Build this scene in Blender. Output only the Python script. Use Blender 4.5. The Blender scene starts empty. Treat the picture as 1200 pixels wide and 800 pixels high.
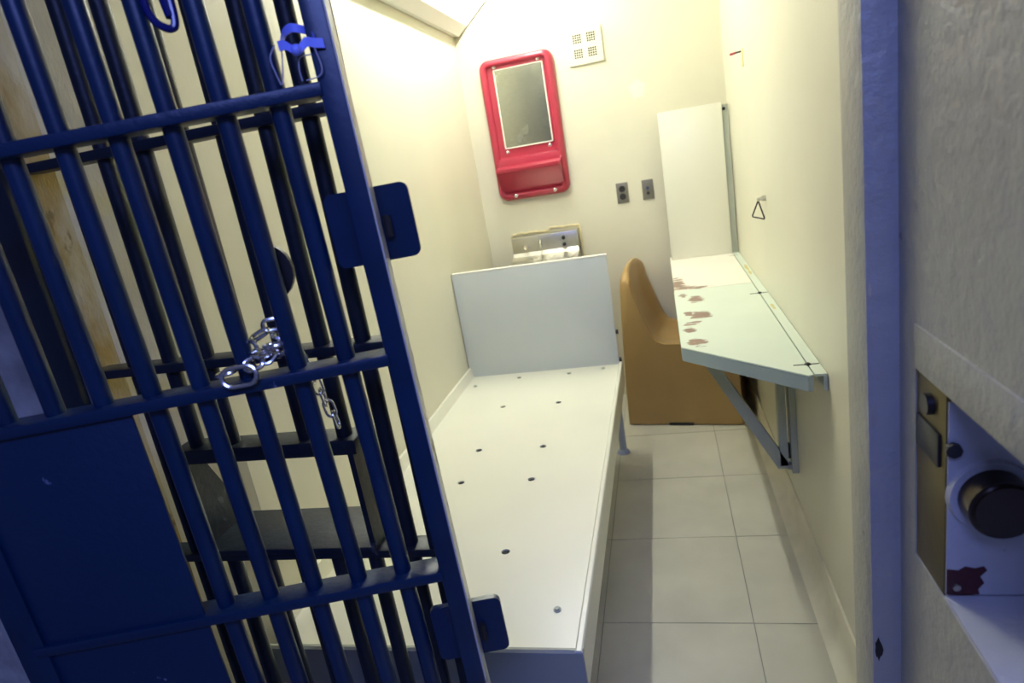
import bpy, bmesh, math, random
from mathutils import Vector, Matrix
random.seed(7)
S = bpy.context.scene
COL = S.collection
PI = math.pi

# ------------------------------------------------------------------ camera
CAM_Z = 1.4058
cd = bpy.data.cameras.new('camera'); cam = bpy.data.objects.new('camera', cd); COL.objects.link(cam)
RIGHT, UP, FWD = Vector((0.965381, 0.203028, -0.163765)), Vector((0.098822, 0.296352, 0.949953)), Vector((-0.241399, 0.933250, -0.266029))
m = Matrix((( RIGHT.x, UP.x, -FWD.x, 0), (RIGHT.y, UP.y, -FWD.y, 0), (RIGHT.z, UP.z, -FWD.z, CAM_Z), (0, 0, 0, 1)))
cam.matrix_world = m
cd.sensor_width = 36; cd.lens = 22.87; cd.clip_start = 0.02
cd.dof.use_dof = True; cd.dof.focus_distance = 1.4; cd.dof.aperture_fstop = 4.5
S.camera = cam

# ------------------------------------------------------------------ world, lamps, exposure
W = bpy.data.worlds.new('world'); S.world = W; W.use_nodes = True
bgn = W.node_tree.nodes['Background']
bgn.inputs[0].default_value = (0.32, 0.40, 1.0, 1); bgn.inputs[1].default_value = 0.16
TUBE_STRENGTH = 222.0
S.view_settings.view_transform = 'Standard'; S.view_settings.look = 'None'
S.view_settings.gamma = 1; S.view_settings.use_curve_mapping = False
S.view_settings.exposure = 0.0
S.cycles.use_denoising = True
S.cycles.max_bounces = 12; S.cycles.diffuse_bounces = 8; S.cycles.sample_clamp_indirect = 8

# corridor ceiling lamp behind the camera, cold light
ld = bpy.data.lights.new('corridor_lamp', 'AREA'); ld.shape = 'RECTANGLE'; ld.size = 1.6; ld.size_y = 0.5
ld.color = (0.25, 0.33, 1.0); ld.energy = 42.0
lo = bpy.data.objects.new('corridor_lamp', ld); COL.objects.link(lo)
lo.location = (0.3, -0.9, 2.6); lo.rotation_euler = (math.radians(30), 0, 0)

# ------------------------------------------------------------------ materials
def nt(name):
    mt = bpy.data.materials.new(name); mt.use_nodes = True
    t = mt.node_tree; return mt, t, t.nodes['Principled BSDF']
def N(t, typ, **kw):
    n = t.nodes.new(typ)
    for k, v in kw.items(): setattr(n, k, v)
    return n
def coords(t, scale=(1,1,1), geo=True):
    tc = N(t, 'ShaderNodeTexCoord'); mp = N(t, 'ShaderNodeMapping')
    mp.inputs['Scale'].default_value = scale
    t.links.new(tc.outputs['Object'], mp.inputs['Vector']); return mp.outputs['Vector']
def noise(t, vec, scale, detail=3, rough=.5, dist=0):
    n = N(t, 'ShaderNodeTexNoise'); n.inputs['Scale'].default_value = scale; n.inputs['Detail'].default_value = detail
    n.inputs['Roughness'].default_value = rough; n.inputs['Distortion'].default_value = dist
    t.links.new(vec, n.inputs['Vector']); return n.outputs['Fac']
def ramp(t, fac, a, b):
    r = N(t, 'ShaderNodeMapRange'); r.inputs[1].default_value = a; r.inputs[2].default_value = b
    t.links.new(fac, r.inputs[0]); return r.outputs[0]
def mixc(t, fac, a, b):
    n = N(t, 'ShaderNodeMix', data_type='RGBA')
    if isinstance(fac, (int, float)): n.inputs[0].default_value = fac
    else: t.links.new(fac, n.inputs[0])
    for sock, v in ((n.inputs[6], a), (n.inputs[7], b)):
        if isinstance(v, (tuple, list)): sock.default_value = (*v[:3], 1)
        else: t.links.new(v, sock)
    return n.outputs[2]
def math_(t, op, a, b=None):
    n = N(t, 'ShaderNodeMath', operation=op)
    for i, v in enumerate((a, b)):
        if v is None: continue
        if isinstance(v, (int, float)): n.inputs[i].default_value = v
        else: t.links.new(v, n.inputs[i])
    return n.outputs[0]
def bump(t, bsdf, h, strength=.2, dist=.002):
    b = N(t, 'ShaderNodeBump'); b.inputs['Strength'].default_value = strength; b.inputs['Distance'].default_value = dist
    t.links.new(h, b.inputs['Height']); t.links.new(b.outputs[0], bsdf.inputs['Normal'])
def paint(name, c, rough=.45, var=.08, vscale=4, bscale=60, bstr=.15, metal=0, spec=.5):
    mt, t, b = nt(name); v = coords(t)
    n1 = noise(t, v, vscale, 4)
    dark = tuple(x*(1-var) for x in c); lite = tuple(min(1, x*(1+var*.6)) for x in c)
    t.links.new(mixc(t, ramp(t, n1, .3, .7), dark, lite), b.inputs['Base Color'])
    b.inputs['Roughness'].default_value = rough; b.inputs['Metallic'].default_value = metal
    b.inputs['Specular IOR Level'].default_value = spec
    if bstr: bump(t, b, noise(t, v, bscale, 3), bstr)
    return mt
def chipped(name, c, chip, amount=.62, cscale=9, rough=.4, bscale=40, bstr=.3, chip2=None, stretch=(1,1,1)):
    """paint with chips / stains of another colour"""
    mt, t, b = nt(name); v = coords(t, stretch)
    n1 = noise(t, v, 3, 4); n2 = noise(t, v, cscale, 6, .6)
    base = mixc(t, ramp(t, n1, .3, .7), tuple(x*.9 for x in c), c)
    if chip2:
        n3 = noise(t, v, cscale*.5, 5, .6, .4); base = mixc(t, ramp(t, n3, .40, .58), base, chip2)
    t.links.new(mixc(t, ramp(t, n2, amount, amount+.03), base, chip), b.inputs['Base Color'])
    b.inputs['Roughness'].default_value = rough
    bump(t, b, noise(t, v, bscale, 5, .6), bstr, .006)
    return mt

M = {}
M['wall'] = paint('cream_wall_paint', (.67,.645,.515), .38, .04, 2.2, 90, .12)
M['back'] = paint('cream_back_wall_paint', (.69,.66,.53), .6, .05, 3, 120, .25)
M['ceil'] = paint('ceiling_paint', (.80,.77,.66), .6, .03)
M['tile'] = paint('floor_tile', (.55,.53,.43), .42, .10, 5, 45, .08)
M['grout'] = paint('floor_joint', (.30,.29,.25), .8)
M['base'] = paint('baseboard_rubber', (.68,.65,.52), .45, .12, 8)
M['bed'] = paint('cream_enamel', (.78,.77,.66), .28, .03, 2.5, 30, .04)
M['foot'] = paint('darkened_foot_enamel', (.33,.35,.31), .4, .05)  # enamel darkened to hold back the blue corridor light on the foot
M['bedend'] = paint('grey_enamel', (.63,.67,.68), .35, .03, 3)
M['leg'] = paint('blue_grey_enamel', (.40,.45,.60), .35)
M['dark'] = paint('hole_shade_black', (.012,.012,.012), .8, 0, bstr=0)  # near-black that paints the shade inside holes
M['chrome'] = paint('chrome', (.75,.74,.70), .2, .05, metal=1, bstr=0)
M['steel'] = paint('stainless_steel', (.62,.60,.52), .36, .10, 14, metal=1, bscale=12, bstr=.12)
M['brushed'] = None
M['mint'] = None
M['desk_side'] = paint('blue_grey_desk_paint', (.38,.47,.46), .45, .08)
M['bracket'] = paint('grey_green_bracket_paint', (.40,.43,.37), .5, .08)
M['chair'] = paint('tan_moulded_plastic', (.37,.235,.085), .34, .06, 6, 160, .25)
M['red'] = paint('red_moulded_plastic', (.34,.026,.052), .28, .06, 6, bstr=.03)
M['white'] = paint('white_plastic', (.82,.80,.72), .4, .02)
M['plategrey'] = paint('grey_cover_plate', (.20,.19,.16), .4, .08, metal=.3)
M['navy'] = paint('navy_gloss_paint', (.0008,.0190,.062), .33, .25, 9, 70, .12)
M['filler'] = paint('white_wall_filler', (.75,.73,.62), .7)
M['stain'] = paint('yellow_grime', (.55,.50,.22), .6, .2)
M['grille'] = chipped('dark_grille_coat', (.006,.013,.026), (.05,.06,.08), .70, 14, .45, 60, .2)  # bluish like the door, but much darker
M['strip'] = paint('grey_cream_paint', (.52,.50,.41), .5, .06)
M['navyworn'] = chipped('worn_navy_paint', (.0008,.0190,.062), (.16,.19,.30), .68, 14, .4, 60, .2)
M['edge'] = chipped('worn_cream_edge_paint', (.62,.60,.52), (.10,.07,.05), .63, 22, .35, 60, .3, stretch=(1,1,.5))
M['jamb'] = chipped('rough_grey_paint', (.46,.45,.40), (.27,.26,.23), .69, 16, .42, 30, 1.0)
M['stop'] = chipped('rough_stop_paint', (.46,.46,.44), (.05,.05,.06), .70, 14, .36, 30, 1.0)
M['rust'] = chipped('rust_stained_cream', (.60,.56,.40), (.20,.14,.05), .60, 11, .7, 40, .5, chip2=(.38,.26,.07), stretch=(1,1,.45))
M['dirty'] = chipped('dirty_cream', (.60,.57,.46), (.16,.14,.10), .68, 15, .6, 40, .4, stretch=(1,1,.5))
M['concrete'] = paint('grey_concrete', (.45,.45,.43), .85, .35, 14, 60, .8)
M['brass'] = paint('tarnished_brass', (.13,.10,.035), .45, .2, 12, metal=.55)
M['iron'] = paint('black_iron', (.015,.014,.014), .45, .2, 10)
M['knob'] = paint('dark_bronze', (.035,.022,.012), .3, .2, 10, metal=.5)
M['lockpaint'] = chipped('chipped_white_lock_paint', (.60,.60,.60), (.06,.03,.03), .70, 30, .35, 60, .3)
M['maroon'] = paint('maroon_primer', (.07,.010,.014), .5, .2, 20)
M['strap'] = paint('violet_blue_plastic', (.26,.32,.95), .35, .1)
M['loop'] = paint('glossy_blue_plastic', (.004,.008,.11), .12, .05, bstr=0)
M['wire'] = paint('grey_wire', (.40,.40,.50), .4)
M['tape'] = paint('yellowed_tape', (.85,.66,.30), .6)
M['redtip'] = paint('dark_red', (.30,.012,.02), .5)
M['caulk'] = paint('yellowed_caulk', (.74,.66,.40), .6, .2, 30, 60, .8)
M['housing'] = paint('white_lamp_enamel', (.88,.88,.86), .4, .01, bstr=0)
M['rustspot'] = paint('rust_hole', (.035,.02,.01), .9, .4, 60, 90, .8)

def brushed():
    mt, t, b = nt('brushed_mirror_metal'); v = coords(t, (14, 1, 60))
    n = noise(t, v, 3, 3); v2 = coords(t); n2 = noise(t, v2, 6, 3)
    t.links.new(mixc(t, n, (.36,.36,.28), (.52,.52,.42)), b.inputs['Base Color'])
    b.inputs['Metallic'].default_value = 1
    t.links.new(math_(t, 'ADD', math_(t, 'MULTIPLY', n2, .22), .14), b.inputs['Roughness'])
    bump(t, b, n, .05, .001); return mt
M['brushed'] = brushed()

def worn_top(name, c, blobs, brown=(.22,.13,.095)):
    """desk paint with brown worn-through patches at given places (object space, metres)"""
    mt, t, b = nt(name); v = coords(t)
    sep = N(t, 'ShaderNodeSeparateXYZ'); t.links.new(v, sep.inputs[0])
    nz = noise(t, coords(t, (14, 48, 1)), 1, 6, .7)
    mask = None
    for cx, cy, rx, ry in blobs:
        dx = math_(t, 'DIVIDE', math_(t, 'SUBTRACT', sep.outputs[0], cx), rx)
        dy = math_(t, 'DIVIDE', math_(t, 'SUBTRACT', sep.outputs[1], cy), ry)
        d = math_(t, 'ADD', math_(t, 'MULTIPLY', dx, dx), math_(t, 'MULTIPLY', dy, dy))
        d = math_(t, 'ADD', d, math_(t, 'MULTIPLY', math_(t, 'SUBTRACT', nz, .5), 8.0))
        k = ramp(t, d, 1.0, .85)
        mask = k if mask is None else math_(t, 'MAXIMUM', mask, k)
    # grime along the hinge seam by the wall
    n1 = noise(t, coords(t, (5,5,5)), 1, 3)
    base = mixc(t, ramp(t, n1, .3, .7), tuple(x*.95 for x in c), c)
    t.links.new(mixc(t, mask, base, brown), b.inputs['Base Color'])
    b.inputs['Roughness'].default_value = .35
    bump(t, b, mask, -.3, .001)
    return mt
M['mint'] = worn_top('worn_mint_desk_paint', (.66,.74,.64),
    [(.095,2.58,.030,.045),(.10,2.345,.034,.050),(.06,2.37,.015,.03),(.072,2.02,.028,.040),(.055,2.16,.02,.03),(.07,2.24,.03,.022),(.05,2.66,.015,.03)])
M['cream_top'] = worn_top('worn_cream_desk_paint', (.86,.83,.74),
    [(.06,2.80,.060,.035),(.12,2.785,.05,.018),(.035,2.90,.03,.10)])

def lens_mat():
    mt, t, b = nt('frosted_lens'); out = t.nodes['Material Output']
    tr = N(t, 'ShaderNodeBsdfTransparent'); tl = N(t, 'ShaderNodeBsdfTranslucent'); mx = N(t, 'ShaderNodeMixShader')
    tl.inputs[0].default_value = (.95,.94,.88,1); mx.inputs[0].default_value = .26
    t.links.new(tr.outputs[0], mx.inputs[1]); t.links.new(tl.outputs[0], mx.inputs[2]); t.links.new(mx.outputs[0], out.inputs[0]); return mt
M['lens'] = lens_mat()
def tube_mat():
    mt, t, b = nt('fluorescent_tube'); out = t.nodes['Material Output']
    e = N(t, 'ShaderNodeEmission'); e.inputs[0].default_value = (.975,1.0,.89,1); e.inputs[1].default_value = TUBE_STRENGTH
    t.links.new(e.outputs[0], out.inputs[0]); return mt
M['tube'] = tube_mat()

# ------------------------------------------------------------------ mesh helpers
def bm_new(): return bmesh.new()
def add_box(bm, lo_, hi_, bevel=0, mat=None):
    g = bmesh.ops.create_cube(bm, size=1)['verts']
    c = [(a+b)/2 for a, b in zip(lo_, hi_)]; s = [abs(b-a) for a, b in zip(lo_, hi_)]
    bmesh.ops.scale(bm, vec=s, verts=g); bmesh.ops.translate(bm, vec=c, verts=g)
    if mat is not None: bmesh.ops.transform(bm, matrix=mat, verts=g)
    if bevel:
        es = list({e for v in g for e in v.link_edges})
        bmesh.ops.bevel(bm, geom=es, offset=bevel, segments=2, affect='EDGES', profile=.5)
    return g
def add_cyl(bm, p, q, r, seg=16, r2=None, cap=True):
    p, q = Vector(p), Vector(q); d = q-p; L = d.length
    mt = Matrix.Translation((p+q)/2) @ d.to_track_quat('Z', 'Y').to_matrix().to_4x4()
    return bmesh.ops.create_cone(bm, cap_ends=cap, segments=seg, radius1=r, radius2=r if r2 is None else r2, depth=L, matrix=mt)['verts']
def add_tube(bm, pts, r, seg=8, closed=False):
    pts = [Vector(p) for p in pts]; n = len(pts); rings = []
    s = None
    for i, p in enumerate(pts):
        a = pts[(i-1) % n] if (closed or i > 0) else p; b = pts[(i+1) % n] if (closed or i < n-1) else p
        t = (b-a).normalized()
        if s is None:
            s = t.orthogonal()
            if closed:
                nn = (pts[n//3]-pts[0]).cross(pts[2*n//3]-pts[0])
                if nn.length > 1e-9: s = nn.normalized()
        s = (s - t*s.dot(t)).normalized(); w = t.cross(s)
        rings.append([bm.verts.new(p + s*r*math.cos(2*PI*k/seg) + w*r*math.sin(2*PI*k/seg)) for k in range(seg)])
    for i in range(n if closed else n-1):
        A, B = rings[i], rings[(i+1) % n]
        for k in range(seg): bm.faces.new((A[k], A[(k+1) % seg], B[(k+1) % seg], B[k]))
    if not closed: bm.faces.new(rings[0][::-1]); bm.faces.new(rings[-1])
def smooth_path(pts, k=5):
    p = [Vector(q) for q in pts]; p = [p[0]*2-p[1]] + p + [p[-1]*2-p[-2]]; out = []
    for i in range(1, len(p)-2):
        for j in range(k):
            t = j/k; a, b, c, d = p[i-1], p[i], p[i+1], p[i+2]
            out.append(.5*((2*b)+(c-a)*t+(2*a-5*b+4*c-d)*t*t+(3*b-a-3*c+d)*t**3))
    return out + [p[-2]]
def add_prism(bm, poly, axis, a, b):
    """poly: 2D list in the two other axes (in order), extruded along axis from a to b"""
    def P(u, v, w):
        return {'x': (w,u,v), 'y': (u,w,v), 'z': (u,v,w)}[axis]
    A = [bm.verts.new(P(u, v, a)) for u, v in poly]; B = [bm.verts.new(P(u, v, b)) for u, v in poly]
    n = len(poly)
    for i in range(n): bm.faces.new((A[i], A[(i+1) % n], B[(i+1) % n], B[i]))
    bm.faces.new(A[::-1]); bm.faces.new(B)
def rrect(w, h, r, seg=6):
    out = []
    for cx, cy, a0 in ((w/2-r, h/2-r, 0), (-w/2+r, h/2-r, PI/2), (-w/2+r, -h/2+r, PI), (w/2-r, -h/2+r, 1.5*PI)):
        for k in range(seg+1):
            a = a0 + k*PI/2/seg; out.append((cx+r*math.cos(a), cy+r*math.sin(a)))
    return out
def obj(name, bm, mat, parent=None, smooth=True, angle=35):
    bmesh.ops.recalc_face_normals(bm, faces=bm.faces)
    me = bpy.data.meshes.new(name); bm.to_mesh(me); bm.free()
    me.materials.append(mat)
    o = bpy.data.objects.new(name, me); COL.objects.link(o)
    if smooth:
        for p in me.polygons: p.use_smooth = True
        try: me.set_sharp_from_angle(angle=math.radians(angle))
        except Exception: pass
    if parent: o.parent = parent
    return o
def tag(o, label, cat, group=None):
    o['label'] = label; o['category'] = cat
    if group: o['group'] = group
    return o
def thing(name, label, cat, loc=(0,0,0), group=None):
    o = bpy.data.objects.new(name, None); COL.objects.link(o); o.location = loc; o.empty_display_size = .05
    return tag(o, label, cat, group)
def struct(name, bm, mat, parent=None, **k):
    o = obj(name, bm, mat, parent, **k)
    if not parent: o['kind'] = 'structure'
    return o
def box(name, lo_, hi_, mat, parent=None, bevel=0):
    bm = bm_new(); add_box(bm, lo_, hi_, bevel); return obj(name, bm, mat, parent)
def sbox(name, lo_, hi_, mat, parent=None, bevel=0):
    bm = bm_new(); add_box(bm, lo_, hi_, bevel); return struct(name, bm, mat, parent)
def rel(parent_loc, o):
    """children are modelled in world space: shift by the parent's place"""
    o.location = -Vector(parent_loc); return o

# ------------------------------------------------------------------ the setting
XL, XR, YB, CEIL = -.957, .364, 3.575, 2.45
fl = sbox('floor', (-2.6,-2.5,-.12), (1.6,3.75,-.004), M['grout'])
TS = .442
for i in range(-3, 2):
    for j in range(-2, 6):
        x0 = .143 + TS*(i-1); y0 = 1.677 + TS*(j-1)
        x1, y1 = min(x0+TS, .40), min(y0+TS, YB+.02)
        if x1 - x0 < .02 or y1 - y0 < .02: continue
        g = .0014
        sbox('floor_tile', (x0+g, y0+g, -.004), (x1-g, y1-g, random.uniform(-.0006, 0)), M['tile'], fl)
sbox('ceiling', (-1.3,.918,CEIL), (.9,3.75,CEIL+.1), M['ceil'])
sbox('ceiling', (-2.6,-1.0,2.75), (1.6,.95,2.85), M['ceil'])
wb = sbox('wall_back', (-1.15,YB,0), (.55,YB+.12,CEIL), M['back'])
bm = bm_new(); add_prism(bm, [(XL,1.1655),(XL,YB),(-1.2,YB),(-1.2,1.1655)], 'z', 0, CEIL)
wl = struct('wall_left', bm, M['wall'])
sbox('wall_right', (XR,1.017,0), (XR+.15,YB,CEIL), M['wall'])
bm = bm_new()   # cove skirting
add_prism(bm, [(XR,0),(XR,.118),(XR-.006,.118),(XR-.010,.108),(XR-.011,.06),(XR-.016,.028),(XR-.030,.008),(XR-.046,.0015),(XR-.048,0)], 'y', 1.017, YB)
struct('baseboard_right', bm, M['base'])
sbox('baseboard_back', (XL,YB-.011,0), (XR,YB,.118), M['base'])
# front of the cell: left return with rust, front wall, right jamb and stop
def splay(t): return (-.957-.043*t, 1.165-.245*t)
for t0, t1, mm in ((0,.347,'strip'),(.347,.823,'dirty'),(.823,1.06,'rust')):
    (ax, ay), (bx, by) = splay(t0), splay(t1)
    bm = bm_new(); add_prism(bm, [(ax,ay),(bx,by),(bx-.13,by),(ax-.13,ay)], 'z', 0, CEIL)
    struct('wall_left_front', bm, M[mm])
sbox('wall_front_left', (-2.6,.955,0), (-1.128,1.16,2.75), M['concrete'])
sbox('wall_front_left', (-1.128,.8985,0), (-1.003,.904,2.75), M['concrete'])
sbox('wall_front_top', (-1.13,.918,2.2), (.9,1.017,2.75), M['jamb'])
bm = bm_new(); add_box(bm, (.250,.918,0), (.70,1.017,2.2), .004)
struct('trim_1', bm, M['jamb'])
bm = bm_new(); add_box(bm, (.2505,.9165,0), (.31,.9205,2.2), .001)
t2 = struct('trim_2', bm, M['stop'])
JX, NZ0, NZ1 = .290, .802, 1.074
bm = bm_new()
add_box(bm, (JX,.40,0), (.75,.9185,NZ0)); add_box(bm, (JX,.40,NZ1), (.75,.9185,2.75))
add_box(bm, (JX,.859,NZ0), (.75,.9185,NZ1)); add_box(bm, (.54,.40,NZ0), (.75,.859,NZ1))
struct('wall_front_right', bm, M['jamb'])
sbox('trim_3', (JX-.0022,.42,NZ1), (JX+.01,.858,NZ1+.058), M['jamb'], bevel=.001)
sbox('trim_4', (JX+.002,.40,NZ0-.01), (.54,.767,NZ0+.003), M['lockpaint'])

def blot(name, mat, parent, axis, a, b, cu, cv, ru, rv, n=13):
    bm = bm_new(); pts = [(cu+ru*math.cos(t)*random.uniform(.6,1.25), cv+rv*math.sin(t)*random.uniform(.6,1.25)) for t in [2*PI*i/n for i in range(n)]]
    add_prism(bm, pts, axis, a, b); return obj(name, bm, M[mat], parent, smooth=False)
blot('plaster_patch', 'filler', wb, 'y', YB-.0008, YB+.002, -.060, 1.637, .045, .045)
for cz, rr, rz, mm in ((.590,.0065,.019,'iron'),(1.094,.003,.018,'jamb'),(.984,.004,.024,'jamb'),(1.165,.002,.010,'dirty')):
    blot('paint_chip', mm, t2, 'y', .9158, .918, .254+rr*.6, cz, rr, rz)
# rust holes on the wall end
for k, (px, pz) in enumerate([(-.9605,1.36),(-.9595,1.235),(-.9605,1.08)]):
    bm = bm_new()
    pts = [(px+.012*math.cos(a)*random.uniform(.7,1.3), pz+.014*math.sin(a)*random.uniform(.7,1.3)) for a in [2*PI*i/11 for i in range(11)]]
    yy = 1.165 - (XL-px)*(.245/.043)
    add_prism(bm, [(q-px, r) for q, r in pts], 'y', -.0015, .004)
    bmesh.ops.transform(bm, matrix=Matrix.Translation((px,yy,0)) @ Matrix.Rotation(math.atan2(.245,.043),4,'Z'), verts=bm.verts[:])
    struct('rust_hole', bm, M['rustspot'], wl)

# ------------------------------------------------------------------ corner lamp
L = thing('corner_light', 'bright white wedge-shaped light fitting in the corner above the bed', 'ceiling light', (-.957,2.9,2.06))
P = (-.957,2.9,2.06)
y0, y1 = 2.05, 3.565
bm = bm_new()   # flange, back shell and end plates
prof = [(-.954,2.06),(-.925,2.055),(-.875,2.095),(-.875,2.102),(-.93,2.065),(-.950,2.07),(-.950,2.44),(-.545,2.44),(-.525,2.395),(-.52,2.388),(-.497,2.44),(-.497,2.447),(-.954,2.447)]
add_prism(bm, prof, 'y', y0, y1)
add_prism(bm, [(-.954,2.06),(-.925,2.055),(-.5,2.40),(-.497,2.447),(-.954,2.447)], 'y', y0, y0+.006)
add_prism(bm, [(-.954,2.06),(-.925,2.055),(-.5,2.40),(-.497,2.447),(-.954,2.447)], 'y', y1-.006, y1)
rel(P, obj('housing', bm, M['housing'], L, smooth=False))
bm = bm_new(); v = [bm.verts.new(p) for p in ((-.875,y0+.006,2.099),(-.875,y1-.006,2.099),(-.522,y1-.006,2.392),(-.522,y0+.006,2.392))]; bm.faces.new(v)
rel(P, obj('lens', bm, M['lens'], L))
bm = bm_new(); add_cyl(bm, (-.600,y0+.05,2.385), (-.600,y1-.05,2.385), .014, 12)
rel(P, obj('tube', bm, M['tube'], L))

# ------------------------------------------------------------------ bed
XB, YF, YH = -.236, 1.045, 2.80
B = thing('bunk_bed', 'long cream metal prison bunk with drain holes fixed along the left wall', 'bed', (-.6,1.9,0)); P = (-.6,1.9,0)
PZ = .452
holes = [(x, y) for y in (1.395,1.772,2.0,2.394,2.735) for x in (-.703,-.472)]
def pan():
    bm = bm_new(); xs = [XL+.02]; ys = [YF+.012]; R = .030
    for x in (-.703,-.472): xs += [x-R, x+R]
    for y in sorted({h[1] for h in holes}): ys += [y-R, y+R]
    xs.append(XB-.016); ys.append(YH); r = .0115
    hs = set(holes); V = {}
    def vv(x, y, z=PZ):
        k = (round(x,5), round(y,5), round(z,5))
        if k not in V: V[k] = bm.verts.new((x,y,z))
        return V[k]
    for i in range(len(xs)-1):
        for j in range(len(ys)-1):
            a, b, c, d = xs[i], xs[i+1], ys[j], ys[j+1]
            hit = [h for h in holes if a < h[0] < b and c < h[1] < d]
            if not hit: bm.faces.new((vv(a,c), vv(b,c), vv(b,d), vv(a,d))); continue
            hx, hy = hit[0]; n = 16
            cor = [vv(b,d), vv(a,d), vv(a,c), vv(b,c)]
            ring = [vv(hx+r*math.cos(2*PI*k/n+PI/4), hy+r*math.sin(2*PI*k/n+PI/4)) for k in range(n)]
            low = [vv(hx+r*math.cos(2*PI*k/n+PI/4), hy+r*math.sin(2*PI*k/n+PI/4), PZ-.012) for k in range(n)]
            for q in range(4):
                for s in range(4):
                    k = q*4+s; bm.faces.new((cor[q], ring[k], ring[(k+1) % n]))
                bm.faces.new((cor[q], ring[(q*4+4) % n], cor[(q+1) % 4]))
            for k in range(n): bm.faces.new((ring[k], low[k], low[(k+1) % n], ring[(k+1) % n]))
    return bm
rel(P, obj('bed_pan', pan(), M['bed'], B, angle=20))
for hx, hy in holes:
    bm = bm_new(); add_cyl(bm, (hx,hy,PZ-.013), (hx,hy,PZ-.004), .0112, 14); rel(P, obj('hole_shade', bm, M['dark'], B))  # black disc set into each hole as painted shade
bm = bm_new()   # lips and skirts: right side, foot, wall side
add_prism(bm, [(XB-.018,PZ-.003),(XB-.016,PZ+.006),(XB-.012,PZ+.010),(XB-.003,PZ+.010),(XB,PZ+.006),(XB,.362),(XB-.006,.362),(XB-.006,PZ-.003)], 'y', YF, YH+.02)
rel(P, obj('side_rail', bm, M['bed'], B))
bm = bm_new()
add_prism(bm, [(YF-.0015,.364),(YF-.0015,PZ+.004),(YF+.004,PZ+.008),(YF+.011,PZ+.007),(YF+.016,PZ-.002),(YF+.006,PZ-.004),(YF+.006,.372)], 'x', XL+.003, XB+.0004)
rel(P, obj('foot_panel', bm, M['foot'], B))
bm = bm_new()
add_prism(bm, [(XL+.001,PZ-.01),(XL+.001,.496),(XL+.006,.499),(XL+.013,.496),(XL+.016,PZ+.012),(XL+.022,PZ-.003)], 'y', YF+.10, YH)
rel(P, obj('wall_rail', bm, M['bed'], B))
bm = bm_new(); add_box(bm, (XL+.003,YH,.40), (-.249,YH+.022,.948), .003)
hb = rel(P, obj('headboard', bm, M['bedend'], B))
bm = bm_new(); add_box(bm, (XL+.003,YH-.001,.946), (-.248,YH+.0235,.953), .002)
rel(P, obj('headboard_cap', bm, M['white'], B))
for z in (.60,.47):
    bm = bm_new(); add_cyl(bm, (-.250,YH+.011,z), (-.238,YH+.011,z), .010, 10); rel(P, obj('bolt', bm, M['iron'], B))
for x, y in ((-.285,2.83),(-.285,1.20),(-.93,2.70),(-.93,1.20)):
    bm = bm_new(); add_cyl(bm, (x,y,.018), (x,y,PZ-.02), .017, 12); add_cyl(bm, (x,y,0), (x,y,.018), .032, 12, .022)
    rel(P, obj('leg', bm, M['leg'], B))
for x, y in ((-.306,1.176),(-.319,2.755),(-.894,2.664)):
    bm = bm_new(); add_cyl(bm, (x,y,PZ), (x,y,PZ+.002), .009, 14); add_cyl(bm, (x,y,PZ+.002), (x,y,PZ+.006), .006, 6)
    rel(P, obj('bolt', bm, M['bracket'], B))

# ------------------------------------------------------------------ mirror unit on the back wall
MX, MZ, MW, MH = -.652, 1.552, .392, .722
P = (MX, YB, MZ)
T = thing('wall_mirror', 'red moulded plastic framed mirror with shelf screwed to the back wall', 'mirror', P)
def ring_loft(bm, rings, cap=True):
    prev = None
    for pts, d in rings:
        cur = [bm.verts.new((x, -d, z)) for x, z in pts]
        if prev:
            n = len(cur)
            for k in range(n): bm.faces.new((prev[k], prev[(k+1) % n], cur[(k+1) % n], cur[k]))
        prev = cur
    if cap: bm.faces.new(prev)
def off(pts, dx, dz): return [(x+dx, z+dz) for x, z in pts]
bm = bm_new()
ring_loft(bm, [(rrect(MW, MH, .050), 0), (rrect(MW, MH, .050), .018), (rrect(MW-.008, MH-.008, .048), .034), (rrect(MW-.03, MH-.03, .04), .044),
               (rrect(MW-.06, MH-.055, .03), .045), (rrect(MW-.075, MH-.068, .018), .040), (rrect(MW-.085, MH-.078, .012), .024)])
obj('frame', bm, M['red'], T, angle=60)
bm = bm_new()   # shelf: ledge with the underside sloping back to the wall
hw = (MW-.05)/2
sec = [(.022,-.135),(.042,-.142),(.044,-.150),(.044,-.178),(.060,-.186),(.122,-.188),(.127,-.192),(.127,-.206),(.123,-.214),(.036,-.305),(.028,-.322),(.022,-.328)]
A = [bm.verts.new((-hw, -d, z)) for d, z in sec]; Bv = [bm.verts.new((hw, -d, z)) for d, z in sec]
for i in range(len(sec)-1): bm.faces.new((A[i], A[i+1], Bv[i+1], Bv[i]))
bm.faces.new(A); bm.faces.new(Bv[::-1])
bmesh.ops.bevel(bm, geom=[e for e in bm.edges if len({round(v.co.x,4) for v in e.verts}) == 1], offset=.006, segments=3, affect='EDGES')
obj('shelf', bm, M['red'], T, angle=40)
gx, gz, gw, gh = .010, .108, .262, .398
bm = bm_new()
for lo_, hi_ in (((-gw/2,-gh/2),(-gw/2+.006,gh/2)), ((gw/2-.006,-gh/2),(gw/2,gh/2)), ((-gw/2,-gh/2),(gw/2,-gh/2+.006)), ((-gw/2,gh/2-.004),(gw/2,gh/2))):
    add_box(bm, (gx+lo_[0],-.031,gz+lo_[1]), (gx+hi_[0],-.023,gz+hi_[1]))
obj('mirror_border', bm, M['white'], T)
bm = bm_new(); add_box(bm, (gx-gw/2+.004,-.028,gz-gh/2+.004), (gx+gw/2-.004,-.024,gz+gh/2-.003))
obj('mirror_plate', bm, M['brushed'], T)
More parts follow.
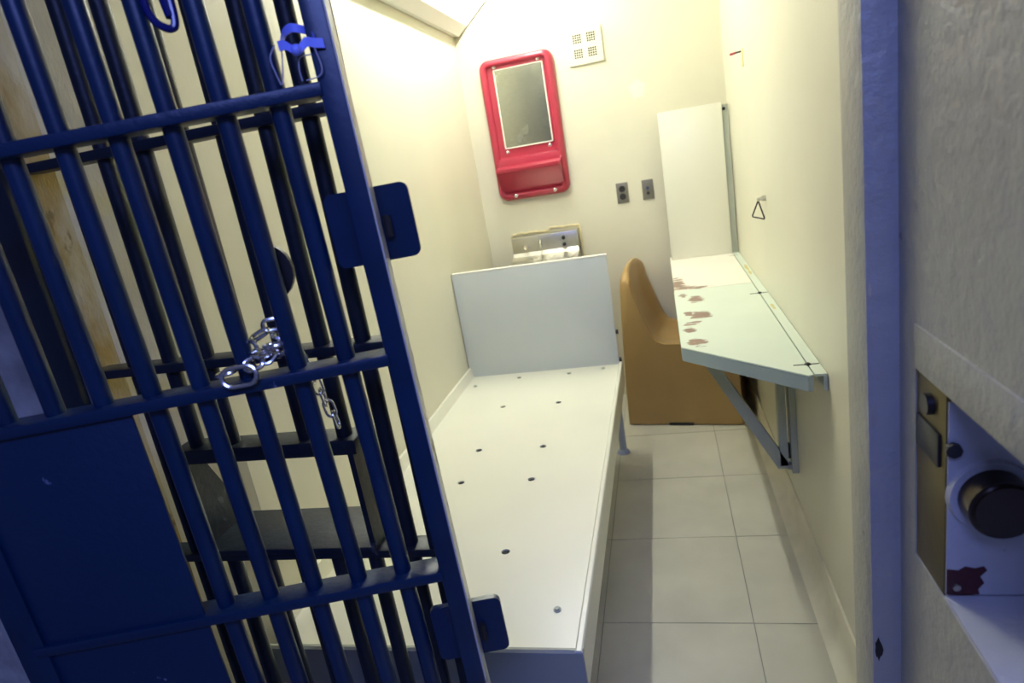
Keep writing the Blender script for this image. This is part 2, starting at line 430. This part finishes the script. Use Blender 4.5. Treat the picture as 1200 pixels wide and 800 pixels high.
for x, z, d in ((-.115,.322,.024),(.118,.322,.024),(-.112,-.108,.024),(.118,-.108,.024),(-.100,-.338,.045),(.115,-.338,.045)):
    bm = bm_new(); g = bmesh.ops.create_uvsphere(bm, u_segments=12, v_segments=6, radius=.011)['verts']
    bmesh.ops.scale(bm, vec=(1,.5,1), verts=g); bmesh.ops.translate(bm, vec=(x,-d,z), verts=g)
    obj('screw', bm, M['chrome'], T)

# ------------------------------------------------------------------ vent
P = (-.289, YB, 1.885)
T = thing('air_vent', 'small cream wall vent with four square groups of holes', 'vent', P)
bm = bm_new(); V = {}
cell = .0080; gap = .0032; gs = 4*cell+5*gap
def gv(x, z):
    k = (round(x,5), round(z,5))
    if k not in V: V[k] = bm.verts.new((x, -.012, z))
    return V[k]
xs = [-.088]; zs = [-.082]
for c in (-.036,.034):
    for k in range(4): xs += [c-gs/2+gap+k*(cell+gap), c-gs/2+gap+k*(cell+gap)+cell]
for c in (-.030,.040):
    for k in range(4): zs += [c-gs/2+gap+k*(cell+gap), c-gs/2+gap+k*(cell+gap)+cell]
xs.append(.086); zs.append(.082)
for i in range(len(xs)-1):
    for j in range(len(zs)-1):
        if i % 2 == 1 and j % 2 == 1: continue
        bm.faces.new((gv(xs[i],zs[j]), gv(xs[i+1],zs[j]), gv(xs[i+1],zs[j+1]), gv(xs[i],zs[j+1])))
r = bmesh.ops.extrude_face_region(bm, geom=bm.faces[:])
bmesh.ops.translate(bm, vec=(0,.003,0), verts=[g for g in r['geom'] if isinstance(g, bmesh.types.BMVert)])
obj('cover_plate', bm, M['back'], T, smooth=False)
box('vent_shade', (-.08,-.0080,-.075), (.08,-.0003,.075), M['dark'], T)  # solid black block, paints the shade behind the vent holes
bm = bm_new()
for q in ((-.088,-.0003,-.082),(.080,-.0003,-.082)): add_box(bm, (q[0],-.0095,-.082), (q[0]+.006,0,.082))
for z in (-.082,.076): add_box(bm, (-.088,-.0095,z), (.086,0,z+.006))
obj('vent_rim', bm, M['back'], T)

# ------------------------------------------------------------------ outlet and switch
P = (-.189, YB, 1.140)
T = thing('electrical_outlet', 'grey duplex power outlet on the back wall, left of the switch plate', 'outlet', P)
box('cover_plate', (-.031,-.006,-.053), (.031,0,.053), M['plategrey'], T, .002)
for z in (.021,-.019):
    bm = bm_new(); add_cyl(bm, (0,-.009,z), (0,-.004,z), .017, 16); obj('socket', bm, M['iron'], T)
P = (-.057, YB, 1.138)
T = thing('switch_plate', 'grey switch plate with small buttons beside the cream upright panel', 'switch', P)
box('cover_plate', (-.029,-.006,-.051), (.029,0,.051), M['plategrey'], T, .002)
for z, mm in ((.030,'plategrey'),(.008,'chrome'),(-.018,'iron')):
    bm = bm_new(); add_cyl(bm, (0,-.012,z), (0,-.004,z), .0085, 12); obj('button', bm, M[mm], T)

# ------------------------------------------------------------------ sink
P = (-.63, YB, .0)
T = thing('steel_sink', 'stainless steel sink and splashback behind the bed headboard', 'sink', P)
bm = bm_new(); add_box(bm, (-.182,-.075,.88), (.182,-.004,.992), .004)
obj('splashback', bm, M['steel'], T)
bm = bm_new()
pr = [(-.075,.905),(-.085,.885),(-.16,.872),(-.30,.872),(-.33,.866),(-.345,.850),(-.345,.80),(-.30,.66),(-.18,.60),(-.004,.60),(-.004,.905)]
add_prism(bm, pr, 'x', -.182, .182)
bmesh.ops.bevel(bm, geom=[e for e in bm.edges if abs(e.verts[0].co.x-e.verts[1].co.x) < 1e-5 and min(v.co.y for v in e.verts) < -.28], offset=.03, segments=3, affect='EDGES')
obj('basin', bm, M['steel'], T, angle=50)
box('cabinet', (-.17,-.20,0), (.17,-.004,.60), M['steel'], T, .004)
for z in (.960,.925):
    bm = bm_new(); add_cyl(bm, (.108,-.088,z), (.108,-.070,z), .017, 16); bt = obj('push_button', bm, M['chrome'], T)
    bm = bm_new(); add_cyl(bm, (.108,-.094,z), (.108,-.086,z), .010, 12); obj('button_centre', bm, M['iron'], bt)
bm = bm_new(); add_tube(bm, [(-.02,-.07,.96),(-.02,-.095,.962),(-.02,-.105,.95),(-.02,-.105,.925)], .006, 8)
obj('spout', bm, M['chrome'], T)
bm = bm_new(); add_cyl(bm, (-.105,-.09,.935), (-.105,-.07,.935), .013, 12); add_cyl(bm, (-.105,-.10,.925), (-.105,-.085,.94), .006, 8)
obj('bubbler', bm, M['chrome'], T)
def wobble(pts, r, n=14):
    out = []
    for (a, b) in zip(pts[:-1], pts[1:]):
        for k in range(n): out.append(Vector(a).lerp(Vector(b), k/n) + Vector((random.uniform(-1,1),0,random.uniform(-1,1)))*r)
    return out + [Vector(pts[-1])]
bm = bm_new(); add_tube(bm, wobble([(-.192,-.004,.80),(-.190,-.004,.99),(-.18,-.004,1.003),(.02,-.004,1.002),(.03,-.004,1.012),(.185,-.004,1.012),(.192,-.004,.99),(.196,-.004,.80)], .0035), .0065, 6)
obj('caulk', bm, M['caulk'], T)

# ------------------------------------------------------------------ desk
ZD, DT = .7655, .045
P = (.2, 2.4, ZD)
T = thing('wall_desk', 'worn mint green desk with angled front edge fixed to right wall', 'desk', P)
def slab(poly, z0, z1, bev=.003):
    bm = bm_new(); add_prism(bm, poly, 'z', z0, z1)
    if bev: bmesh.ops.bevel(bm, geom=bm.edges[:], offset=bev, segments=2, affect='EDGES')
    return bm
front = [(.018,1.985),(.318,1.655),(.3305,1.662),(.3305,2.760),(.018,2.760)]
fp = rel(P, obj('desktop', slab(front, ZD-.004, ZD, .0015), M['mint'], T))
rel(P, obj('desktop_edge', slab(front, ZD-DT, ZD-.0042, .002), M['desk_side'], T))
rear = [(.020,2.763),(.3305,2.763),(.3305,YB-.003),(.020,YB-.003)]
rel(P, obj('rear_desktop', slab(rear, ZD-DT, ZD, .002), M['cream_top'], T))
bm = bm_new(); add_prism(bm, [(.3335,1.662),(.362,1.662),(.362,YB-.003),(.3335,YB-.003)], 'z', ZD-.006, ZD)
add_box(bm, (.354,1.66,ZD-.045), (.3625,YB-.003,ZD-.006)); rel(P, obj('wall_rail', bm, M['mint'], T))
for y, s in ((2.566,1),(1.738,1),(3.40,.7)):
    bm = bm_new(); g = bmesh.ops.create_uvsphere(bm, u_segments=10, v_segments=6, radius=.009*s)['verts']
    bmesh.ops.scale(bm, vec=(1,1,.6), verts=g); bmesh.ops.translate(bm, vec=(.332,y,ZD), verts=g)
    add_box(bm, (.332-.035*s,y-.0022,ZD-.001), (.332+.028*s,y+.0022,ZD+.0012))
    rel(P, obj('hinge_bolt', bm, M['iron'] if s == 1 else M['chrome'], T))
for cx, cy, rx, ry in ((.349,3.07,.008,.07),(.348,2.96,.006,.05),(.345,2.35,.006,.04)):
    rel(P, blot('grime', 'stain', T, 'z', ZD-.001, ZD+.0006, cx, cy, rx, ry))
# triangular steel bracket below
bm = bm_new(); add_box(bm, (.308,2.13,.262), (.334,2.165,ZD-DT)); rel(P, obj('bracket_post', bm, M['bracket'], T))
bm = bm_new(); add_box(bm, (.343,2.12,.238), (.3635,2.175,ZD-DT)); rel(P, obj('wall_post', bm, M['bracket'], T))
bm = bm_new(); add_prism(bm, [(.300,.252),(.332,.252),(.332,.275),(.087,ZD-DT),(.050,ZD-DT)], 'y', 2.13, 2.165); rel(P, obj('brace', bm, M['bracket'], T))
bm = bm_new(); add_box(bm, (.330,2.14,.285), (.345,2.16,.335)); rel(P, obj('spacer', bm, M['iron'], T))
bm = bm_new(); add_box(bm, (.330,2.135,.245), (.345,2.165,.262)); rel(P, obj('spacer', bm, M['bracket'], T))

# ------------------------------------------------------------------ upright panel on the desk
P = (.19, 3.48, ZD)
T = thing('upright_panel', 'cream rectangular panel standing upright at the back of the desk', 'panel', P)
bm = bm_new(); add_box(bm, (-.162,-.006,.0005), (.140,.012,.738), .002); obj('panel', bm, M['bed'], T)
bm = bm_new(); add_box(bm, (.140,.004,.0005), (.170,.010,.725)); obj('gap_shade_strip', bm, M['bracket'], T)  # added grey strip, stands in for the shaded gap by the wall
bm = bm_new(); add_cyl(bm, (.150,-.002,.705), (.150,.006,.705), .008, 10); obj('screw', bm, M['iron'], T)

# ------------------------------------------------------------------ chair
P = (0.039, 3.307, 0.0)
T = thing('moulded_chair', 'tan one-piece moulded plastic chair facing right below the desk', 'chair', P)
T.rotation_euler = (0, 0, math.radians(-9.3))
def chair_mesh():
    bm = bm_new(); st = []
    ys = [0,.008,.025,.05,.09,.15,.22,.29,.35,.39,.415,.432,.44]
    def station(y):
        e = min(y, .44-y); s = min(1, max(0, (e-.03)/.09)); s = s*s*(3-2*s)      # bucket depth
        q = min(1, e/.03); q = math.sqrt(max(0, 1-(1-q)**2))                    # rounded edge
        tb = min(1, e/.20); tb = 1-(1-tb)**2
        zt = .758 + .055*tb - .012*(1-q)
        inn = .034*s; o = .008*(1-q)
        pts = [(-.279+o,.0),(-.273+o,.20),(-.260+o,.45),(-.250+o,.62),(-.244+o,zt-.05),(-.238+o,zt-.018),(-.226+o,zt-.003),(-.212,zt),(-.198-.2*inn,zt-.010),(-.192-.5*inn,zt-.032),
               (-.190-.6*inn,.690),(-.170-inn,.630),(-.142-inn,.545),(-.118-inn*.9,.480),(-.094-inn*.7,.440-inn*.3),(-.055-inn*.3,.424-inn*.5),(.02,.420-inn*.6),(.12,.422-inn*.6),
               (.22,.424-inn*.4),(.258,.420-.2*inn),(.276,.405),(.281,.35),(.282,.18),(.283,.0)]
        return [(x, y-.22, z) for x, z in pts]
    S_ = [[bm.verts.new(p) for p in station(y)] for y in ys]
    n = len(S_[0])
    for a, b in zip(S_[:-1], S_[1:]):
        for k in range(n-1): bm.faces.new((a[k], a[k+1], b[k+1], b[k]))
        bm.faces.new((a[n-1], a[0], b[0], b[n-1]))
    bm.faces.new(S_[0]); bm.faces.new(S_[-1][::-1])
    bmesh.ops.translate(bm, vec=(0,0,.006), verts=bm.verts[:])
    return bm
obj('chair_shell', chair_mesh(), M['chair'], T, angle=50)
box('base_gap_shade', (-.262,-.21,0), (.272,.21,.008), M['iron'], T)  # black block, paints the shaded gap under the shell
box('slot_shade', (-.07,-.2225,.002), (.05,-.215,.016), M['iron'], T)  # black strip on the side, paints the shade of a base recess

# ------------------------------------------------------------------ small things on the right wall
P = (XR, 2.50, 1.115)
T = thing('wall_ring', 'small triangular wire ring hanging from an eye bolt on right wall', 'ring', P)
bm = bm_new(); add_cyl(bm, (0,0,.012), (-.014,0,.012), .010, 12); add_cyl(bm, (-.012,0,.012), (-.03,0,.010), .006, 8); obj('eye_bolt', bm, M['steel'], T)
bm = bm_new()
tri = [Vector((-.026,0,.006)), Vector((-.046,.03,-.052)), Vector((-.010,-.02,-.060))]
pts = []
for i in range(3):
    a, b = tri[i], tri[(i+1) % 3]
    for k in range(6): pts.append(a.lerp(b, .06+.88*k/5))
add_tube(bm, pts, .0028, 6, True); obj('ring', bm, M['iron'], T)
P = (XR, 2.86, 1.66)
T = thing('taped_peg', 'tiny dark red-tipped peg with yellowed tape high on right wall', 'peg', P)
bm = bm_new(); add_box(bm, (-.003,-.012,-.058), (0,.030,.006), .001); obj('tape', bm, M['tape'], T)
bm = bm_new(); add_cyl(bm, (0,.02,-.001), (-.022,.03,-.002), .0035, 8); pg = obj('peg', bm, M['iron'], T)
bm = bm_new(); add_cyl(bm, (-.022,.03,-.002), (-.042,.042,-.004), .0045, 8); obj('peg_tip', bm, M['redtip'], pg)

# ------------------------------------------------------------------ lock in the right jamb
P = (.36, .81, NZ0)
T = thing('door_lock', 'brass door lock with dark round knob in the right jamb pocket', 'lock', P)
ly0, ly1 = .767-.81, .858-.81
box('lock_case', (-.0685,ly0+.003,.001), (.09,ly1,NZ1-NZ0-.001), M['brass'], T, .001)
box('lock_plate', (-.067,ly0,.004), (.179,ly0+.003,NZ1-NZ0-.011), M['lockpaint'], T)
bm = bm_new(); add_cyl(bm, (-.0235,ly0-.007,.142), (-.0235,ly0+.001,.142), .044, 28, .046); obj('knob_collar', bm, M['lockpaint'], T)
bm = bm_new(); add_cyl(bm, (-.0235,ly0-.040,.142), (-.0235,ly0-.007,.142), .036, 28)
bmesh.ops.bevel(bm, geom=[e for e in bm.edges if all(v.co.y < ly0-.035 for v in e.verts)], offset=.005, segments=3, affect='EDGES')
obj('knob', bm, M['knob'], T)
bm = bm_new()
ch = [(-.074,.006),(-.074,.046),(-.060,.044),(-.052,.050),(-.040,.047),(-.030,.050),(-.026,.044),(-.034,.034),(-.029,.024),(-.036,.014),(-.034,.006),(-.055,.004)]
add_prism(bm, [(x*.9, z*.9) for x, z in ch], 'y', ly0-.0006, ly0+.001); obj('bare_patch', bm, M['maroon'], T, smooth=False)
bm = bm_new(); add_cyl(bm, (-.056,ly0-.003,.016), (-.056,ly0,.016), .0045, 10); obj('screw', bm, M['steel'], T)
bm = bm_new(); add_cyl(bm, (-.0765,.004,.241), (-.0685,.004,.241), .0135, 16); obj('bolt', bm, M['iron'], T)
bm = bm_new(); add_box(bm, (-.0725,-.027,.171), (-.0685,.040,.214), .001); obj('latch', bm, M['iron'], T)
bm = bm_new(); add_cyl(bm, (-.063,ly0-.007,.203), (-.063,ly0,.203), .009, 8); obj('bolt', bm, M['iron'], T)
bm = bm_new(); add_cyl(bm, (-.045,ly0-.005,.254), (-.027,ly0-.005,.259), .011, 8); obj('bolt', bm, M['iron'], T)

# ------------------------------------------------------------------ fixed grille at the cell front
GY = .90           # front face of crossbars
P = (-.72, GY, 0)
T = thing('cell_grille', 'dark barred front grille with food slot, behind the open blue door', 'grille', P)
BR = .0135
bar_x = [-.4806-.0731*k for k in range(7)]
slotx = (-.8865, -.5535)
for x in bar_x:
    segs = [(0.02, 2.16)]
    if slotx[0] < x < slotx[1]+.005: segs = [(0.02,.802),(.996,2.16)]
    for a, b in segs:
        bm = bm_new(); add_cyl(bm, (x,GY+.0225,a), (x,GY+.0225,b), BR, 14); rel(P, obj('bar', bm, M['grille'], T))
for z in (1.519, 1.163, .790, .16, 1.95):
    bm = bm_new()
    add_box(bm, (-1.02,GY,z-.0078), (-.43,GY+.045,z+.0078), .002)
    rel(P, obj('crossbar', bm, M['grille'], T))
bm = bm_new(); add_box(bm, (-.4385,GY+.002,.02), (-.4195,GY+.043,2.18)); rel(P, obj('end_post', bm, M['grille'], T))
bm = bm_new(); add_box(bm, (-1.075,GY-.02,.02), (-1.0125,GY-.003,2.18), .003); rel(P, obj('end_post', bm, M['grille'], T))
bm = bm_new(); add_box(bm, (-1.0,GY,0), (-.42,GY+.045,.025)); rel(P, obj('bottom_rail', bm, M['grille'], T))
bm = bm_new(); add_box(bm, (slotx[0],GY-.002,.983), (-.5265,GY+.054,1.010), .002); rel(P, obj('slot_lintel', bm, M['grille'], T))
bm = bm_new(); add_box(bm, (slotx[0],GY-.0035,.796), (-.540,GY+.138,.8075), .002); rel(P, obj('slot_shelf', bm, M['grille'], T))
for x in (slotx[0], -.540):
    bm = bm_new(); add_prism(bm, [(GY,.8075),(GY+.135,.8075),(GY+.054,.983),(GY,.983)], 'x', x-.005, x+.005); rel(P, obj('slot_cheek', bm, M['grille'], T))

# ------------------------------------------------------------------ the open door
TH, SAG = math.radians(14.56), math.radians(1.118)
DO = (-.358,.8037,1.1306)     # hinge
K = .9                        # door details are given for a door of 0.765, this one is 0.69 wide
D = thing('cell_door', 'navy blue barred steel door swung open across the grille at left', 'door', DO)
u = Vector((math.cos(TH), math.sin(TH), 0)); v = Vector((0,0,1))
U = u*math.cos(SAG)+v*math.sin(SAG); Vv = -u*math.sin(SAG)+v*math.cos(SAG); Wn = U.cross(Vv)*-1   # Wn into the cell
D.rotation_euler = Matrix((U, Wn, Vv)).transposed().to_euler()
def dk(bm): bmesh.ops.scale(bm, vec=(K,K,K), verts=bm.verts[:]); return bm
# local axes: x along the door (hinge at 0, free end negative), y into the cell, z up
ZB, ZT = -1.20, 1.08
DL = -.765
bm = bm_new(); add_box(bm, (-.032,0,ZB), (0,.040,ZT), .002); obj('hinge_stile', dk(bm), M['navy'], D)
bm = bm_new(); add_box(bm, (0,.003,ZB+.002), (.0025,.0395,ZT-.002)); obj('stile_edge', dk(bm), M['edge'], D)
bm = bm_new(); add_box(bm, (DL,0,ZB), (DL+.05,.040,ZT), .002); obj('lock_stile', dk(bm), M['navy'], D)
PLX = -.440
for k in range(8):
    x = -.098-.0777*k
    segs = [(ZB+.03, ZT-.03)]
    if x < PLX: segs = [(.02, ZT-.03)]
    for a, b in segs:
        bm = bm_new(); add_cyl(bm, (x,.027,a), (x,.027,b), .0145, 14); obj('bar', dk(bm), M['navy'], D)
for z in (.4415, .0444, -.3457, -1.05, .98):
    bm = bm_new(); add_box(bm, (DL+.045 if z > -.3 or z < -.5 else DL+.03,-.003,z-.0095), (-.028,.048,z+.0095), .003); obj('crossbar', dk(bm), M['navyworn'], D)
bm = bm_new(); add_box(bm, (DL+.002,.006,ZB+.03), (PLX,.012,.037), .001); obj('sheet_panel', dk(bm), M['navyworn'], D)
bm = bm_new(); add_cyl(bm, (-.725,.002,-.368), (-.725,.008,-.368), .009, 8); obj('bolt', dk(bm), M['chrome'], D)
for z, x0 in ((.245,-.078),(-.492,-.075)):
    bm = bm_new()
    pts = [(x-.012, zz+z) for x, zz in rrect(.128, .112, .012, 4)]
    add_prism(bm, pts, 'y', .041, .052)
    hp = obj('hinge_plate', dk(bm), M['navy'], D)
    bm = bm_new(); add_cyl(bm, (.012,.034,z-.02), (.012,.034,z+.012), .006, 10); obj('hinge_pin', dk(bm), M['iron'], hp)
bm = bm_new()
arc = [(-.190,.165)] + [(-.190+.042*math.sin(PI*k/12), .205-.045*math.cos(PI*k/12)) for k in range(13)] + [(-.190,.25)]
add_prism(bm, arc, 'y', .044, .056); obj('lock_cover', dk(bm), M['iron'], D)

def door_pt(x, y, z): return Vector(DO) + (U*x + Wn*y + Vv*z)*K
# ------------------------------------------------------------------ chain, strap, loop on the door
P = door_pt(-.25, 0, .07)
T = thing('chain', 'shiny steel chain wrapped over the middle crossbar of the blue door', 'chain', P)
def link(c, along, nrm, L_=.030, Wd=.017, r=.0030, parent=None, name='link'):
    a = Vector(along).normalized(); n_ = Vector(nrm).normalized(); b = n_.cross(a).normalized()
    hl, rr = (L_-Wd)/2, Wd/2; pts = []
    for k in range(9): t = -PI/2+PI*k/8; pts.append(Vector(c)-P + a*(hl+rr*math.cos(t)) + b*rr*math.sin(t))
    for k in range(9): t = PI/2+PI*k/8; pts.append(Vector(c)-P + a*(-hl+rr*math.cos(t)) + b*rr*math.sin(t))
    bm = bm_new(); add_tube(bm, pts, r, 8, True); return obj(name, bm, M['chrome'], parent)
link(door_pt(-.253,-.010,.066), U, Wn-.2*Vv, .048, .026, .0035, T)
path = [door_pt(-.276,.002,.072), door_pt(-.232,.004,.078), door_pt(-.222,.016,.088), door_pt(-.212,.020,.082), door_pt(-.203,.026,.096),
        door_pt(-.196,.028,.088), door_pt(-.190,.036,.104), door_pt(-.240,.030,.100), door_pt(-.226,.045,.113), door_pt(-.205,.050,.124)]
for k, c in enumerate(path):
    nx = path[min(k+1, len(path)-1)]-path[max(k-1, 0)]
    link(c, nx + Vector((random.uniform(-.01,.01), random.uniform(-.02,.02), random.uniform(-.01,.01))), (Wn if k % 2 else Vv) + .4*U, .026, .016, .0032, T)
zz = .030
for k in range(5):
    link(door_pt(-.170+.010*k*.5,.058,zz-.021*k), -Vv+.12*U, (Wn if k % 2 else U)+.3*Vv, .028, .015, .0020, T)
bm = bm_new(); add_tube(bm, [p-P for p in (door_pt(-.20,.054,.12), door_pt(-.185,.062,.10), door_pt(-.172,.062,.06), door_pt(-.170,.058,.035))], .003, 6); obj('link', bm, M['chrome'], T)

P = door_pt(-.045, 0, .51)
T = thing('plastic_strap', 'violet blue plastic strap tied round the top of door stile', 'strap', P)
def ribbon(pts, w, th=.0012):
    bm = bm_new(); rows = []
    for i, p in enumerate(smooth_path(pts)):
        p = Vector(p); rows.append([bm.verts.new(p+Vector(o)-P) for o in (Vv*w/2+Wn*-th, Vv*w/2+Wn*th, Vv*-w/2+Wn*th, Vv*-w/2+Wn*-th)])
    for a, b in zip(rows[:-1], rows[1:]):
        for k in range(4): bm.faces.new((a[k], a[(k+1) % 4], b[(k+1) % 4], b[k]))
    bm.faces.new(rows[0]); bm.faces.new(rows[-1][::-1]); return bm
obj('strap_loop', ribbon([door_pt(x,y,z) for x, y, z in ((-.066,-.004,.505),(-.062,.010,.520),(-.054,.020,.527),(-.042,.022,.524),(-.030,.010,.516),(-.020,-.004,.504))], .010), M['strap'], T)
obj('strap_loop', ribbon([door_pt(x,y,z) for x, y, z in ((-.070,-.006,.502),(-.060,-.010,.501),(-.050,-.012,.493),(-.042,-.012,.492),(-.032,-.010,.500),(-.022,-.006,.498),(-.010,-.003,.496))], .011), M['strap'], T)
bm = bm_new(); g = bmesh.ops.create_uvsphere(bm, u_segments=8, v_segments=6, radius=.007)['verts']; bmesh.ops.translate(bm, vec=door_pt(-.046,-.014,.492)-P, verts=g); obj('knot', bm, M['strap'], T)
for pp in ([(-.068,.0,.50),(-.074,-.002,.47),(-.078,-.004,.455)], [(-.030,-.006,.485),(-.046,-.004,.484),(-.051,-.004,.470),(-.051,-.002,.455)], [(-.024,-.006,.495),(-.020,-.006,.468),(-.026,-.005,.457),(-.045,-.004,.4545)],
           [(-.075,-.004,.505),(-.085,-.005,.49),(-.083,-.005,.470),(-.080,-.004,.455)]):
    bm = bm_new(); add_tube(bm, smooth_path([door_pt(*q)-P for q in pp]), .0009, 5); obj('wire', bm, M['wire'], T)

P = door_pt(-.215, .03, .60)
T = thing('blue_loop', 'glossy dark blue plastic loop hanging between bars at the frame top', 'loop', P)
bm = bm_new()
c = [(-.236,.016,.92),(-.236,.014,.70),(-.234,.012,.60),(-.229,.010,.570),(-.218,.008,.556),(-.206,.008,.551),(-.200,.010,.560),(-.200,.014,.60),(-.204,.018,.70),(-.206,.022,.92)]
add_tube(bm, smooth_path([door_pt(*q)-P for q in c]), .0048, 10); obj('loop_strand', bm, M['loop'], T)
bm = bm_new(); add_tube(bm, [door_pt(*q)-P for q in ((-.212,.020,.92),(-.211,.018,.70),(-.209,.014,.60),(-.204,.010,.565))], .0060, 10); obj('loop_strand', bm, M['loop'], T)
